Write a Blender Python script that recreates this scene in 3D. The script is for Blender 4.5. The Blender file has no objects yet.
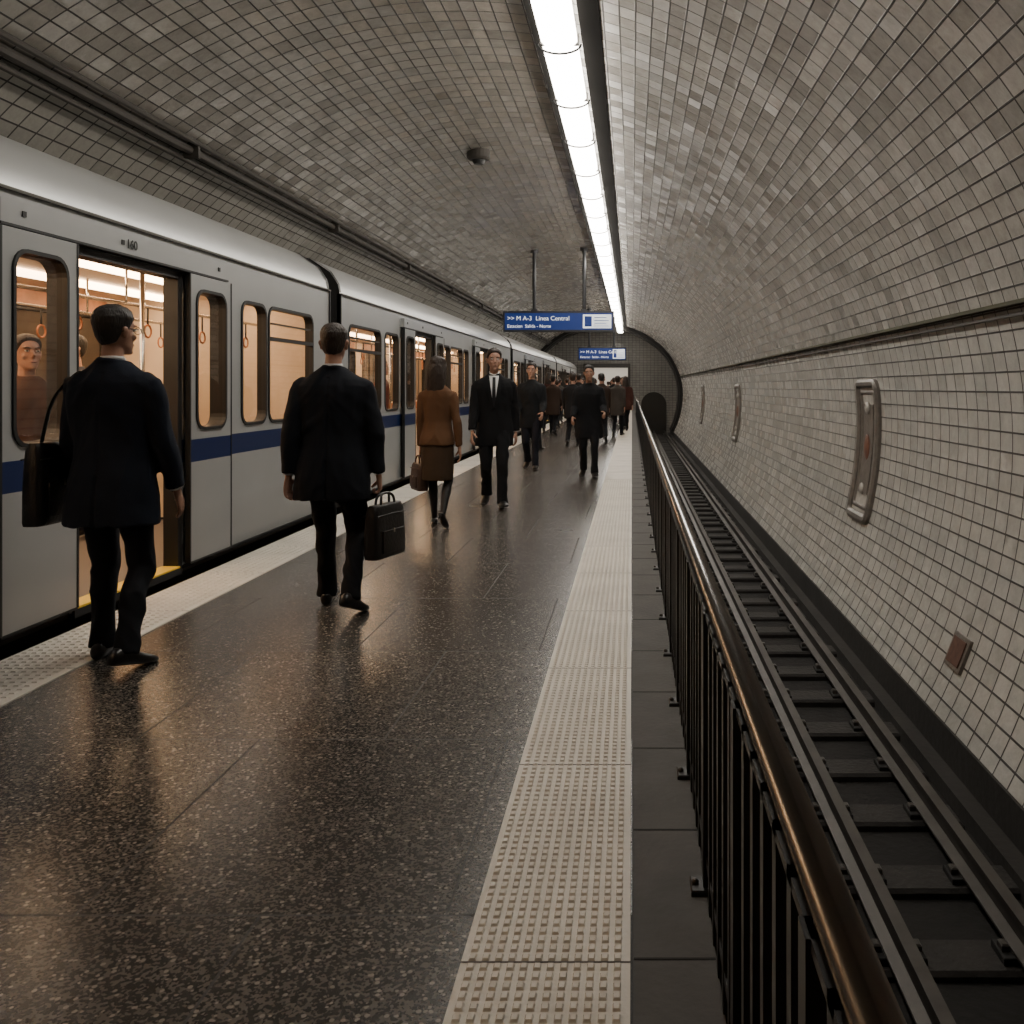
import bpy, bmesh, math, random
import numpy as np
from mathutils import Vector, Matrix, noise
random.seed(7)
SC=bpy.context.scene
COL=SC.collection
Y0,Y1=-5.0,54.0
# ------------------------------------------------------------------ materials
def nt(name):
    m=bpy.data.materials.new(name); m.use_nodes=True
    t=m.node_tree; b=t.nodes['Principled BSDF']
    return m,t,b
def lk(t,a,b): t.links.new(a,b)
def M(name,base,rough=.5,metal=0.,var=None,bump=None,emis=None,spec=None,sheen=0,stretch=None):
    m,t,b=nt(name)
    b.inputs['Base Color'].default_value=(*base,1); b.inputs['Roughness'].default_value=rough
    b.inputs['Metallic'].default_value=metal
    if spec is not None: b.inputs['Specular IOR Level'].default_value=spec
    if sheen: b.inputs['Sheen Weight'].default_value=sheen
    tc=t.nodes.new('ShaderNodeTexCoord')
    if var:
        n=t.nodes.new('ShaderNodeTexNoise'); n.inputs['Scale'].default_value=var[0]; n.inputs['Detail'].default_value=5
        lk(t,tc.outputs['Object'],n.inputs['Vector'])
        mx=t.nodes.new('ShaderNodeMix'); mx.data_type='RGBA'
        mx.inputs['A'].default_value=(*[c*(1-var[1]) for c in base],1); mx.inputs['B'].default_value=(*[min(1,c*(1+var[1])) for c in base],1)
        lk(t,n.outputs['Fac'],mx.inputs['Factor']); lk(t,mx.outputs['Result'],b.inputs['Base Color'])
    if bump:
        n=t.nodes.new('ShaderNodeTexNoise'); n.inputs['Scale'].default_value=bump[0]; n.inputs['Detail'].default_value=4
        if stretch:
            mp=t.nodes.new('ShaderNodeMapping'); mp.inputs['Scale'].default_value=stretch
            lk(t,tc.outputs['Object'],mp.inputs['Vector']); lk(t,mp.outputs[0],n.inputs['Vector'])
        else: lk(t,tc.outputs['Object'],n.inputs['Vector'])
        bp=t.nodes.new('ShaderNodeBump'); bp.inputs['Strength'].default_value=bump[1]; bp.inputs['Distance'].default_value=.01
        lk(t,n.outputs['Fac'],bp.inputs['Height']); lk(t,bp.outputs['Normal'],b.inputs['Normal'])
    if emis:
        b.inputs['Emission Color'].default_value=(*emis[0],1); b.inputs['Emission Strength'].default_value=emis[1]
    return m

def math_n(t,op,a,b=None,c=None,clamp=False):
    n=t.nodes.new('ShaderNodeMath'); n.operation=op; n.use_clamp=clamp
    for i,v in enumerate((a,b,c)):
        if v is None: continue
        if isinstance(v,(int,float)): n.inputs[i].default_value=v
        else: lk(t,v,n.inputs[i])
    return n.outputs[0]
def vmath(t,op,a,b=None):
    n=t.nodes.new('ShaderNodeVectorMath'); n.operation=op
    for i,v in enumerate((a,b)):
        if v is None: continue
        if isinstance(v,tuple): n.inputs[i].default_value=v
        else: lk(t,v,n.inputs[i])
    return n
def mixc(t,f,a,b,mode='MIX'):
    n=t.nodes.new('ShaderNodeMix'); n.data_type='RGBA'; n.blend_type=mode
    if isinstance(f,(int,float)): n.inputs['Factor'].default_value=f
    else: lk(t,f,n.inputs['Factor'])
    for k,v in (('A',a),('B',b)):
        if isinstance(v,tuple): n.inputs[k].default_value=(*v,1)
        else: lk(t,v,n.inputs[k])
    return n.outputs['Result']

def tile_mat(name,cA,cB,grout,W=.22,H=.15,rough=.28,tilt=.012,dirt=.5,gw=.009,cA2=None,cB2=None):
    m,t,b=nt(name)
    uv=t.nodes.new('ShaderNodeUVMap').outputs['UV']
    br=t.nodes.new('ShaderNodeTexBrick'); br.offset=0; br.squash=1
    br.inputs['Scale'].default_value=1; br.inputs['Brick Width'].default_value=W; br.inputs['Row Height'].default_value=H
    br.inputs['Mortar Size'].default_value=gw; br.inputs['Mortar Smooth'].default_value=.3
    lk(t,uv,br.inputs['Vector'])
    dv=vmath(t,'DIVIDE',uv,(W,H,1)).outputs[0]
    fl=vmath(t,'FLOOR',dv).outputs[0]; fr=vmath(t,'FRACTION',dv).outputs[0]
    wn=t.nodes.new('ShaderNodeTexWhiteNoise'); wn.noise_dimensions='3D'; lk(t,fl,wn.inputs['Vector'])
    rc=vmath(t,'SUBTRACT',wn.outputs['Color'],(.5,.5,.5)).outputs[0]
    fc=vmath(t,'SUBTRACT',fr,(.5,.5,0)).outputs[0]
    dt=vmath(t,'DOT_PRODUCT',rc,fc).outputs['Value']
    base=mixc(t,wn.outputs['Value'],cA,cB)
    tc=t.nodes.new('ShaderNodeTexCoord')
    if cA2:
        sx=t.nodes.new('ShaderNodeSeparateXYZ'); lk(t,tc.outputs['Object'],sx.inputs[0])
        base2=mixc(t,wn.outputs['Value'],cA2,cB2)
        base=mixc(t,math_n(t,'MULTIPLY_ADD',sx.outputs['X'],.8,.75,clamp=True),base,base2)  # paler right of the strip: partly lamp light painted into the tile colour
    n=t.nodes.new('ShaderNodeTexNoise'); n.inputs['Scale'].default_value=.55; n.inputs['Detail'].default_value=7; n.inputs['Roughness'].default_value=.65
    lk(t,tc.outputs['Object'],n.inputs['Vector'])
    d=math_n(t,'MULTIPLY_ADD',n.outputs['Fac'],2.6,-1.0,clamp=True)
    base=mixc(t,math_n(t,'MULTIPLY',math_n(t,'SUBTRACT',1.,d),dirt),base,tuple(c*.55 for c in cB),'MIX')
    nf=t.nodes.new('ShaderNodeTexNoise'); nf.inputs['Scale'].default_value=9; nf.inputs['Detail'].default_value=6; nf.inputs['Roughness'].default_value=.75
    lk(t,tc.outputs['Object'],nf.inputs['Vector'])
    g=math_n(t,'MULTIPLY_ADD',nf.outputs['Fac'],-3.2,2.15,clamp=True)
    base=mixc(t,math_n(t,'MULTIPLY',math_n(t,'SUBTRACT',1.,g),.38),base,tuple(c*.5 for c in cB))
    base=mixc(t,br.outputs['Fac'],base,grout)
    lk(t,base,b.inputs['Base Color'])
    r=math_n(t,'MULTIPLY_ADD',wn.outputs['Value'],.20,rough)
    r=math_n(t,'ADD',r,math_n(t,'MULTIPLY',br.outputs['Fac'],.5)); lk(t,r,b.inputs['Roughness'])
    h=math_n(t,'MULTIPLY',math_n(t,'SUBTRACT',1.,br.outputs['Fac']),.004)
    h=math_n(t,'ADD',h,math_n(t,'MULTIPLY',dt,tilt))
    n2=t.nodes.new('ShaderNodeTexNoise'); n2.inputs['Scale'].default_value=14; lk(t,tc.outputs['Object'],n2.inputs['Vector'])
    h=math_n(t,'ADD',h,math_n(t,'MULTIPLY',n2.outputs['Fac'],.005))
    bp=t.nodes.new('ShaderNodeBump'); bp.inputs['Strength'].default_value=1; bp.inputs['Distance'].default_value=1
    lk(t,h,bp.inputs['Height']); lk(t,bp.outputs['Normal'],b.inputs['Normal'])
    b.inputs['Specular IOR Level'].default_value=.8
    return m
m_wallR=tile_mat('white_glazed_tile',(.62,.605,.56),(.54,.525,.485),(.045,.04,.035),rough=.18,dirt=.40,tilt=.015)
m_ceil=tile_mat('aged_vault_tile_lit_right',(.40,.37,.325),(.33,.305,.268),(.035,.03,.025),rough=.14,dirt=.42,tilt=.035,cA2=(.60,.58,.54),cB2=(.52,.50,.465))
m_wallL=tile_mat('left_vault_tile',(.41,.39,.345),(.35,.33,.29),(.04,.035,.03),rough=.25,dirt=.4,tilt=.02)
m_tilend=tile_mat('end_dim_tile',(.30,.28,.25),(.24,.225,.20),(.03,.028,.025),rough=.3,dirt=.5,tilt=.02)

def floor_mat():
    m,t,b=nt('dark_terrazzo')
    tc=t.nodes.new('ShaderNodeTexCoord').outputs['Object']
    v=t.nodes.new('ShaderNodeTexVoronoi'); v.inputs['Scale'].default_value=140; lk(t,tc,v.inputs['Vector'])
    v2=t.nodes.new('ShaderNodeTexVoronoi'); v2.inputs['Scale'].default_value=75; lk(t,tc,v2.inputs['Vector'])
    sepc=t.nodes.new('ShaderNodeSeparateColor'); lk(t,v.outputs['Color'],sepc.inputs[0])
    sep2=t.nodes.new('ShaderNodeSeparateColor'); lk(t,v2.outputs['Color'],sep2.inputs[0])
    s1=math_n(t,'GREATER_THAN',sepc.outputs[0],.58); s2=math_n(t,'GREATER_THAN',sep2.outputs[1],.86)
    s2=math_n(t,'MULTIPLY',s2,math_n(t,'LESS_THAN',v2.outputs['Distance'],.45))
    c=mixc(t,s1,(.030,.027,.024),(.120,.109,.096)); c=mixc(t,s2,c,(.26,.235,.205))
    br=t.nodes.new('ShaderNodeTexBrick'); br.offset=.5; br.inputs['Scale'].default_value=1
    br.inputs['Brick Width'].default_value=.95; br.inputs['Row Height'].default_value=1.15; br.inputs['Mortar Size'].default_value=.004
    br.inputs['Color1'].default_value=(1,1,1,1); br.inputs['Color2'].default_value=(.84,.84,.84,1); br.inputs['Mortar'].default_value=(.15,.15,.15,1)
    lk(t,tc,br.inputs['Vector']); c=mixc(t,1.,c,br.outputs['Color'],'MULTIPLY')
    lk(t,c,b.inputs['Base Color'])
    n=t.nodes.new('ShaderNodeTexNoise'); n.inputs['Scale'].default_value=.8; n.inputs['Detail'].default_value=1; n.inputs['Roughness'].default_value=.4; lk(t,tc,n.inputs['Vector'])
    r=math_n(t,'MULTIPLY_ADD',n.outputs['Fac'],.06,.23); r=math_n(t,'ADD',r,math_n(t,'MULTIPLY',br.outputs['Fac'],.4)); lk(t,r,b.inputs['Roughness'])
    bp=t.nodes.new('ShaderNodeBump'); bp.inputs['Strength'].default_value=1; bp.inputs['Distance'].default_value=1
    lk(t,math_n(t,'MULTIPLY',br.outputs['Fac'],-.003),bp.inputs['Height']); lk(t,bp.outputs['Normal'],b.inputs['Normal'])
    b.inputs['Specular IOR Level'].default_value=.6
    return m
m_floor=floor_mat()
m_conc=M('dark_concrete',(.055,.051,.047),.75,var=(5,.45),bump=(40,.3))
m_tact=M('tactile_cream',(.64,.60,.53),.6,var=(3,.2),bump=(60,.2))
m_tseam=M('tactile_seam',(.10,.09,.08),.8)
m_bed=M('track_bed_grime',(.012,.0105,.0095),.9,var=(3,.6),bump=(18,.8))
m_sleep=M('sleeper_grime',(.020,.017,.015),.75,var=(4,.9),bump=(25,.9))
m_rail=M('worn_rail_steel',(.070,.062,.055),.5,.4,var=(6,.5))
m_plinth=M('plinth_concrete',(.030,.027,.024),.85,var=(2,.5),bump=(15,.5))
m_brass=M('polished_handrail',(.44,.425,.41),.25,1.,var=(3,.15))
m_black=M('black_painted_steel',(.018,.017,.017),.4,.3)
m_duct=M('matt_black_duct',(.006,.0055,.005),.95,spec=.05)
m_dark=M('dark_void',(.012,.011,.010),.9)
m_conduit=M('conduit_paint',(.055,.048,.04),.6,var=(4,.4))
m_ledge=M('mossy_ledge',(.065,.062,.035),.8,var=(3,.5))
m_strip=M('light_diffuser',(.9,.9,.88),.4,emis=((1.,.935,.84),22))
m_house=M('light_housing',(.06,.056,.052),.5,.5)

def train_mat():
    m,t,b=nt('silver_train_paint')
    tc=t.nodes.new('ShaderNodeTexCoord').outputs['Object']
    s=t.nodes.new('ShaderNodeSeparateXYZ'); lk(t,tc,s.inputs[0])
    f=math_n(t,'MULTIPLY',math_n(t,'GREATER_THAN',s.outputs['Z'],.80),math_n(t,'LESS_THAN',s.outputs['Z'],.965))
    n=t.nodes.new('ShaderNodeTexNoise'); n.inputs['Scale'].default_value=1.5; n.inputs['Detail'].default_value=6; lk(t,tc,n.inputs['Vector'])
    g=mixc(t,n.outputs['Fac'],(.37,.38,.38),(.48,.485,.48))
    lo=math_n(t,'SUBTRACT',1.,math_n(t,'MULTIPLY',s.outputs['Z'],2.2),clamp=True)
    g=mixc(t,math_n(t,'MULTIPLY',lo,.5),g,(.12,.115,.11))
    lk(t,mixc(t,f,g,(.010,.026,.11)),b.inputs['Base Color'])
    b.inputs['Roughness'].default_value=.32; b.inputs['Metallic'].default_value=.35
    return m
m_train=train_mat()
m_roof=M('train_roof',(.52,.53,.525),.33,.4,var=(1,.12))
m_rub=M('black_rubber',(.010,.010,.010),.5)
m_int=M('train_interior_panel',(.70,.58,.45),.45)
m_intf=M('train_floor',(.10,.085,.075),.5)
m_intl=M('train_interior_lamp',(.9,.8,.6),.5,emis=((1.,.68,.40),19))
m_seat=M('orange_seat',(.36,.13,.05),.6)
m_chrome=M('chrome_pole',(.6,.58,.55),.2,1.)
m_yel=M('yellow_safety_strip',(.75,.5,.05),.5)
m_ad=M('advert_panel',(.50,.26,.16),.5,var=(5,.7))
m_under=M('undercarriage',(.016,.015,.014),.8)
m_dglass=M('dark_far_glass',(.03,.022,.016),.06,spec=.8)
def glass_mat():
    m=bpy.data.materials.new('window_glass'); m.use_nodes=True; t=m.node_tree
    t.nodes.clear(); o=t.nodes.new('ShaderNodeOutputMaterial'); tr=t.nodes.new('ShaderNodeBsdfTransparent'); gl=t.nodes.new('ShaderNodeBsdfGlossy')
    tr.inputs[0].default_value=(.78,.75,.72,1); gl.inputs['Roughness'].default_value=.03; gl.inputs[0].default_value=(.9,.9,.9,1)
    lw=t.nodes.new('ShaderNodeLayerWeight'); lw.inputs[0].default_value=.5
    f=math_n(t,'MULTIPLY_ADD',math_n(t,'POWER',lw.outputs['Facing'],4.),.60,.06)
    mx=t.nodes.new('ShaderNodeMixShader'); lk(t,f,mx.inputs[0]); lk(t,tr.outputs[0],mx.inputs[1]); lk(t,gl.outputs[0],mx.inputs[2]); lk(t,mx.outputs[0],o.inputs[0])
    return m
m_glass=glass_mat()
# ------------------------------------------------------------------ mesh builder
class MB:
    def __init__(s): s.v=[];s.f=[];s.m=[];s.mats=[];s.uv=None
    def mi(s,mat):
        if mat not in s.mats: s.mats.append(mat)
        return s.mats.index(mat)
    def add(s,vs,fs,mat):
        o=len(s.v); s.v.extend([tuple(v) for v in vs]); k=s.mi(mat)
        for f in fs: s.f.append([i+o for i in f]); s.m.append(k)
    def box(s,x0,x1,y0,y1,z0,z1,mat):
        vs=[(x,y,z) for z in (z0,z1) for y in (y0,y1) for x in (x0,x1)]
        s.add(vs,[(0,2,3,1),(4,5,7,6),(0,1,5,4),(2,6,7,3),(0,4,6,2),(1,3,7,5)],mat)
    def cbox(s,x0,x1,y0,y1,z0,z1,mat,c=.01):
        r=[[(x0,y0,z0),(x1,y0,z0),(x1,y1,z0),(x0,y1,z0)],[(x0,y0,z1-c),(x1,y0,z1-c),(x1,y1,z1-c),(x0,y1,z1-c)],
           [(x0+c,y0+c,z1),(x1-c,y0+c,z1),(x1-c,y1-c,z1),(x0+c,y1-c,z1)]]
        s.loft(r,mat)
    def loft(s,rings,mat,caps=True,closed=True):
        n=len(rings[0]); vs=[p for r in rings for p in r]; fs=[]
        for i in range(len(rings)-1):
            for j in range(n if closed else n-1):
                k=(j+1)%n; fs.append((i*n+j,i*n+k,(i+1)*n+k,(i+1)*n+j))
        if caps: fs.append(tuple(range(n-1,-1,-1))); fs.append(tuple((len(rings)-1)*n+j for j in range(n)))
        s.add(vs,fs,mat)
    def tube(s,pts,rad,mat,ref=(1,0,0),seg=12,sub=1,rnd=False):
        P=[Vector(p) for p in pts]; R=[(r,r) if isinstance(r,(int,float)) else r for r in rad] if isinstance(rad,(list,tuple)) else [(rad,rad)]*len(P)
        if sub>1 and len(P)>2:
            Q=[];RR=[]
            for i in range(len(P)-1):
                p0=P[max(i-1,0)];p1=P[i];p2=P[i+1];p3=P[min(i+2,len(P)-1)]
                for k in range(sub):
                    t=k/sub
                    Q.append(.5*((2*p1)+(p2-p0)*t+(2*p0-5*p1+4*p2-p3)*t*t+(3*p1-p0-3*p2+p3)*t**3))
                    RR.append((R[i][0]*(1-t)+R[i+1][0]*t,R[i][1]*(1-t)+R[i+1][1]*t))
            Q.append(P[-1]);RR.append(R[-1]); P,R=Q,RR
        T=[]
        for i in range(len(P)):
            d=(P[min(i+1,len(P)-1)]-P[max(i-1,0)])
            T.append(d.normalized() if d.length>1e-9 else Vector((0,0,1)))
        if rnd:
            e0=P[0]-T[0]*min(R[0])*.6; e1=P[-1]+T[-1]*min(R[-1])*.6
            P=[e0]+P+[e1]; R=[(R[0][0]*.55,R[0][1]*.55)]+R+[(R[-1][0]*.55,R[-1][1]*.55)]; T=[T[0]]+T+[T[-1]]
        rf=Vector(ref); rings=[]
        for p,t,r in zip(P,T,R):
            a=rf-t*rf.dot(t)
            if a.length<1e-4: a=Vector((0,1,0))-t*t.y
            a.normalize(); b=t.cross(a)
            rings.append([p+a*(r[0]*math.cos(2*math.pi*j/seg))+b*(r[1]*math.sin(2*math.pi*j/seg)) for j in range(seg)])
        s.loft(rings,mat)
    def sphere(s,c,r,mat,seg=14,rg=9):
        r=(r,r,r) if isinstance(r,(int,float)) else r
        rings=[]
        for i in range(rg+1):
            a=math.pi*(i+.02)/(rg+.04)
            rings.append([(c[0]+r[0]*math.sin(a)*math.cos(2*math.pi*j/seg),c[1]+r[1]*math.sin(a)*math.sin(2*math.pi*j/seg),c[2]-r[2]*math.cos(a)) for j in range(seg)])
        s.loft(rings,mat)
    def mesh(s,name,smooth=False):
        me=bpy.data.meshes.new(name); me.from_pydata(s.v,[],s.f)
        for m in s.mats: me.materials.append(m)
        me.polygons.foreach_set('material_index',s.m)
        if smooth: me.polygons.foreach_set('use_smooth',[True]*len(me.polygons))
        me.update(); return me
    def obj(s,name,parent=None,smooth=False,bevel=0,fixn=True):
        me=s.mesh(name,smooth)
        if fixn:
            bm=bmesh.new(); bm.from_mesh(me); bmesh.ops.recalc_face_normals(bm,faces=bm.faces); bm.to_mesh(me); bm.free()
        o=bpy.data.objects.new(name,me); COL.objects.link(o)
        if parent: o.parent=parent
        if bevel:
            b=o.modifiers.new('bevel','BEVEL'); b.width=bevel; b.segments=2; b.limit_method='ANGLE'; b.harden_normals=False
        return o
def empty(name,loc=(0,0,0),rot=0,scale=1):
    e=bpy.data.objects.new(name,None); COL.objects.link(e); e.location=loc; e.rotation_euler=(0,0,rot); e.scale=(scale,)*3; e.empty_display_size=.1; return e
# ------------------------------------------------------------------ tunnel shell
CX,CZ,A,BU,BL=-1.6,.95,4.4,3.9,4.47
def prof(th,off=0.):
    c,s=math.cos(th),math.sin(th)
    return CX+(A-off)*c, CZ+((BU if s>0 else BL)-off)*s
def vault(name,t0,t1,n,mat,y0=Y0,y1=Y1):
    ths=[math.radians(t0+(t1-t0)*i/n) for i in range(n+1)]
    def arc(th):
        N=max(2,int(abs(math.degrees(th)+30))); L=0; p=prof(math.radians(-30))
        for i in range(1,N+1):
            q=prof(math.radians(-30)+(th+math.radians(30))*i/N); L+=math.hypot(q[0]-p[0],q[1]-p[1]); p=q
        return L
    ys=[y0,y0+1]+[y0+(y1-y0)*i/12 for i in range(1,13)]
    me=bpy.data.meshes.new(name); vs=[];uv=[]
    for th in ths:
        x,z=prof(th);v=arc(th)
        for y in ys: vs.append((x,y,z));uv.append((y+20,v))
    m=len(ys);fs=[(i*m+j,(i+1)*m+j,(i+1)*m+j+1,i*m+j+1) for i in range(n) for j in range(m-1)]
    me.from_pydata(vs,[],fs); me.materials.append(mat)
    l=me.uv_layers.new(name='UVMap')
    for lp in me.loops: l.data[lp.index].uv=uv[lp.vertex_index]
    me.polygons.foreach_set('use_smooth',[True]*len(me.polygons)); me.update()
    me.flip_normals()
    o=bpy.data.objects.new(name,me); COL.objects.link(o); return o
TB=-27.6; TLg=14.6; TC=132.5
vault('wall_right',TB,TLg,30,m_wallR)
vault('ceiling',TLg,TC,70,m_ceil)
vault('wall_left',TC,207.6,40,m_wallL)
def endwall(name,y,mat):
    mb=MB(); pts=[prof(math.radians(TB+(207.6-TB)*i/60)) for i in range(61)]
    pts=[(pts[0][0],-1.6)]+pts+[(pts[-1][0],-1.6)]
    mb.add([(p[0],y,p[1]) for p in pts],[tuple(range(len(pts)))],mat); o=mb.obj(name,fixn=False)
    l=o.data.uv_layers.new(name='UVMap')
    for lp in o.data.loops:
        c=o.data.vertices[lp.vertex_index].co; l.data[lp.index].uv=(c.x+20,c.z+20)
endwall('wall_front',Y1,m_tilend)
endwall('wall_back',Y0,M('back_wall_plaster',(.05,.045,.04),.7))
mb=MB()
for yy,o0,o1,mat in ((49.5,-.02,.17,m_dark),(49.9,.17,.25,m_plinth)):
    rings=[]
    for i in range(61):
        th=math.radians(TB+(207.6-TB)*i/60); a=prof(th,o0); b=prof(th,o1)
        rings.append([(a[0],yy,a[1]),(a[0],yy+.8,a[1]),(b[0],yy+.8,b[1]),(b[0],yy,b[1])])
    mb.loft(rings,mat)
mb.obj('tunnel_portal_arch')
mb=MB()
m_port=M('portal_shadow',(.03,.027,.023),.9)
def archplate(cx,w,z0,zs,y,mat,d=.1):
    pts=[(cx-w,z0),(cx+w,z0)]+[(cx+w*math.cos(math.pi*i/16),zs+w*math.sin(math.pi*i/16)) for i in range(17)]
    mb.loft([[(p[0],y,p[1]) for p in pts],[(p[0],y-d,p[1]) for p in pts]],mat)
archplate(1.30,.75,-1.5,.3,Y1-.02,m_port)
archplate(-4.3,1.0,-1.1,1.4,Y1-.02,m_port)
mb.obj('track_portal')
mb=MB()
mb.box(-2.9,-.1,Y1-.25,Y1-.05,2.5,2.75,m_house)
mb.box(-2.9,-2.75,Y1-.25,Y1-.05,0,2.5,m_house); mb.box(-.25,-.1,Y1-.25,Y1-.05,0,2.5,m_house)
mb.box(-2.75,-.25,Y1-.12,Y1-.06,0,2.5,M('lit_passage',(.5,.46,.4),.6,emis=((1,.90,.76),.40)))
mb.obj('door_1')
mb=MB(); mb.box(-3.12,.0,Y0,Y1,-1.5,0,m_floor); mb.obj('floor')
mb=MB()
mb.box(0.001,.20,Y0,Y1,-1.5,.0,m_conc)
y=Y0+.3
while y<Y1: mb.box(.004,.198,y,y+.008,.0,.0012,m_dark); y+=.62
mb.obj('trim_1')
def tactile(name,x0,x1,ymax,ribs,seamx=None):
    mb=MB(); mb.box(x0,x1,Y0+.05,Y1-.3,.0,.006,m_tact)
    px=.031 if ribs else .05; n=int((x1-x0-.02)/px)
    y=1.2
    while y<ymax:
        for i in range(n):
            cx=x0+.01+px*(i+.5); hx=.009 if ribs else .014; hy=.012 if ribs else .014
            r=[[(cx-hx,y-hy,.006),(cx+hx,y-hy,.006),(cx+hx,y+hy,.006),(cx-hx,y+hy,.006)],
               [(cx-hx*.7,y-hy*.7,.0115),(cx+hx*.7,y-hy*.7,.0115),(cx+hx*.7,y+hy*.7,.0115),(cx-hx*.7,y+hy*.7,.0115)]]
            k=len(mb.v); mb.v+= [q for rr in r for q in rr]; mi=mb.mi(m_tact)
            for f in ((4,5,6,7),(0,1,5,4),(1,2,6,5),(2,3,7,6),(3,0,4,7)): mb.f.append([k+q for q in f]); mb.m.append(mi)
        y+=.034 if ribs else .05
    y=2.1-1.1*6
    while y<Y1-1: mb.box(x0,x1,y,y+.006,.006,.0068,m_tseam); y+=1.1
    return mb.obj(name,fixn=False)
tactile('tactile_paving',-.40,-.004,13,True)
tactile('tactile_paving',-3.10,-2.66,11,False)
mb=MB(); mb.box(.2,2.4,Y0,Y1,-1.6,-1.5,m_bed); mb.box(-6,-3.12,Y0,Y1,-1.25,-1.12,m_bed); mb.obj('track_floor')
mb=MB()
mb.box(2.28,2.5,Y0,Y1,-1.5,-1.12,m_plinth); mb.box(2.16,2.28,Y0,Y1,-1.5,-1.38,m_plinth)
mb.obj('baseboard_right')
def rail_sec(mb,x,y0,y1,z,mat):
    p=[(-.07,0),(.07,0),(.07,.015),(.012,.03),(.012,.11),(.032,.12),(.032,.15),(-.032,.15),(-.032,.12),(-.012,.11),(-.012,.03),(-.07,.015)]
    mb.loft([[(x+a,y,z+b) for a,b in p] for y in (y0,y1)],mat)
def track(name,xa,xb,zb):
    e=empty(name); mb=MB(); rg=random.Random(3)
    y=Y0+.4
    while y<Y1-.5:
        j=rg.uniform(-.03,.03); k=rg.uniform(-.04,.04)
        mb.cbox(xa-.26+k,xb+.22+k,y+j,y+.28+j,zb,zb+.055+rg.uniform(-.01,.008),m_sleep,.02)
        for x in (xa,xb):
            mb.cbox(x-.13,x+.13,y+.05+j,y+.21+j,zb+.04,zb+.085,m_under,.004)
            for sx in (-.1,.1): mb.cbox(x+sx-.02,x+sx+.02,y+.1+j,y+.16+j,zb+.085,zb+.12,m_rail,.008)
        y+=.74
    mb.obj('sleepers',e)
    mb=MB(); rail_sec(mb,xa,Y0+.05,Y1-.3,zb+.085,m_rail); rail_sec(mb,xb,Y0+.05,Y1-.3,zb+.085,m_rail); mb.obj('rails',e)
    return e
e=track('railway_track',1.30,1.93,-1.5)
mb=MB(); mb.box(.42,.50,Y0+.05,Y1-.3,-1.5,-1.36,m_under); mb.obj('cable_trough',e)
track('railway_track',-5.05,-3.75,-1.12)
def along(mb,th,off,w,h,mat,y0=Y0+.05,y1=Y1-.05):
    x,z=prof(th,off); mb.box(x-w,x+w,y0,y1,z-h,z+h,mat)
mb=MB(); along(mb,math.radians(TLg),.03,.045,.014,m_ledge); along(mb,math.radians(TLg-1.2),.015,.02,.010,m_conduit); mb.obj('trim_2')
mb=MB()
for dth,r in ((0,.045),(1.6,.03),(-1.5,.03)):
    x,z=prof(math.radians(TC+dth),.07)
    mb.tube([(x,Y0+.05,z),(x,49.4,z)],r,m_conduit,seg=8)
y=Y0+1
while y<49:
    x,z=prof(math.radians(TC),.06); mb.box(x-.06,x+.10,y,y+.04,z-.09,z+.08,m_conduit); y+=4.4
mb.obj('cable_conduit')
# ------------------------------------------------------------------ light strip
e=empty('ceiling_light_strip')
SX=-.67; SZ=4.62; LS=3.36
mb=MB(); mb.box(SX-.10,SX+.10,LS,Y1-1,SZ-.02,SZ+.16,m_house)
mb.box(SX+.19,SX+.38,Y0+.3,Y1-1,SZ+.04,SZ+.10,m_duct); mb.box(SX-.26,SX-.21,Y0+.3,Y1-1,SZ+.02,SZ+.08,m_duct)
y=LS+.1
dm=MB()
while y<Y1-2:
    y2=y+1.62
    prf=[(-.160,0),(.160,0),(.165,-.07),(.12,-.12),(-.12,-.12),(-.165,-.07)]
    dm.loft([[(SX+a,yy,SZ-.02+b) for a,b in prf] for yy in (y+.03,y2-.03)],m_strip)
    mb.tube([(SX+.20*math.cos(a),y,SZ-.10-.09*math.sin(a)) for a in [math.pi*i/10 for i in range(11)]],.011,m_rub,seg=6,ref=(0,1,0))
    mb.box(SX-.18,SX+.18,y-.025,y+.025,SZ-.11,SZ-.02,m_house)
    y=y2
mb.obj('housing',e); dm.obj('diffusers',e)
# ------------------------------------------------------------------ railing
e=empty('platform_railing')
RX=.212; RZ=.80
mb=MB(); mb.tube([(RX,Y0+.5,RZ),(RX,47,RZ)],.0235,m_brass,seg=20); mb.obj('handrail',e,smooth=True)
mb=MB()
mb.box(RX-.016,RX+.016,Y0+.5,47,RZ-.07,RZ-.055,m_black); mb.box(RX-.014,RX+.014,Y0+.5,47,.07,.095,m_black)
y=.3; k=0
while y<47:
    if k%6==0:
        mb.box(RX-.022,RX+.022,y-.022,y+.022,-.16,RZ-.055,m_black)
        mb.tube([(RX,y,RZ-.06),(RX,y,RZ-.018)],.009,m_black,seg=8)
        mb.cbox(RX-.055,RX+.03,y-.04,y+.04,-.001,.014,m_black,.004)
        mb.sphere((RX-.042,y,.018),.010,m_rail,8,5)
    else: mb.box(RX-.016,RX+.016,y-.016,y+.016,-.05,RZ-.055,m_black)
    y+=.118; k+=1
mb.obj('balusters',e)
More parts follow.
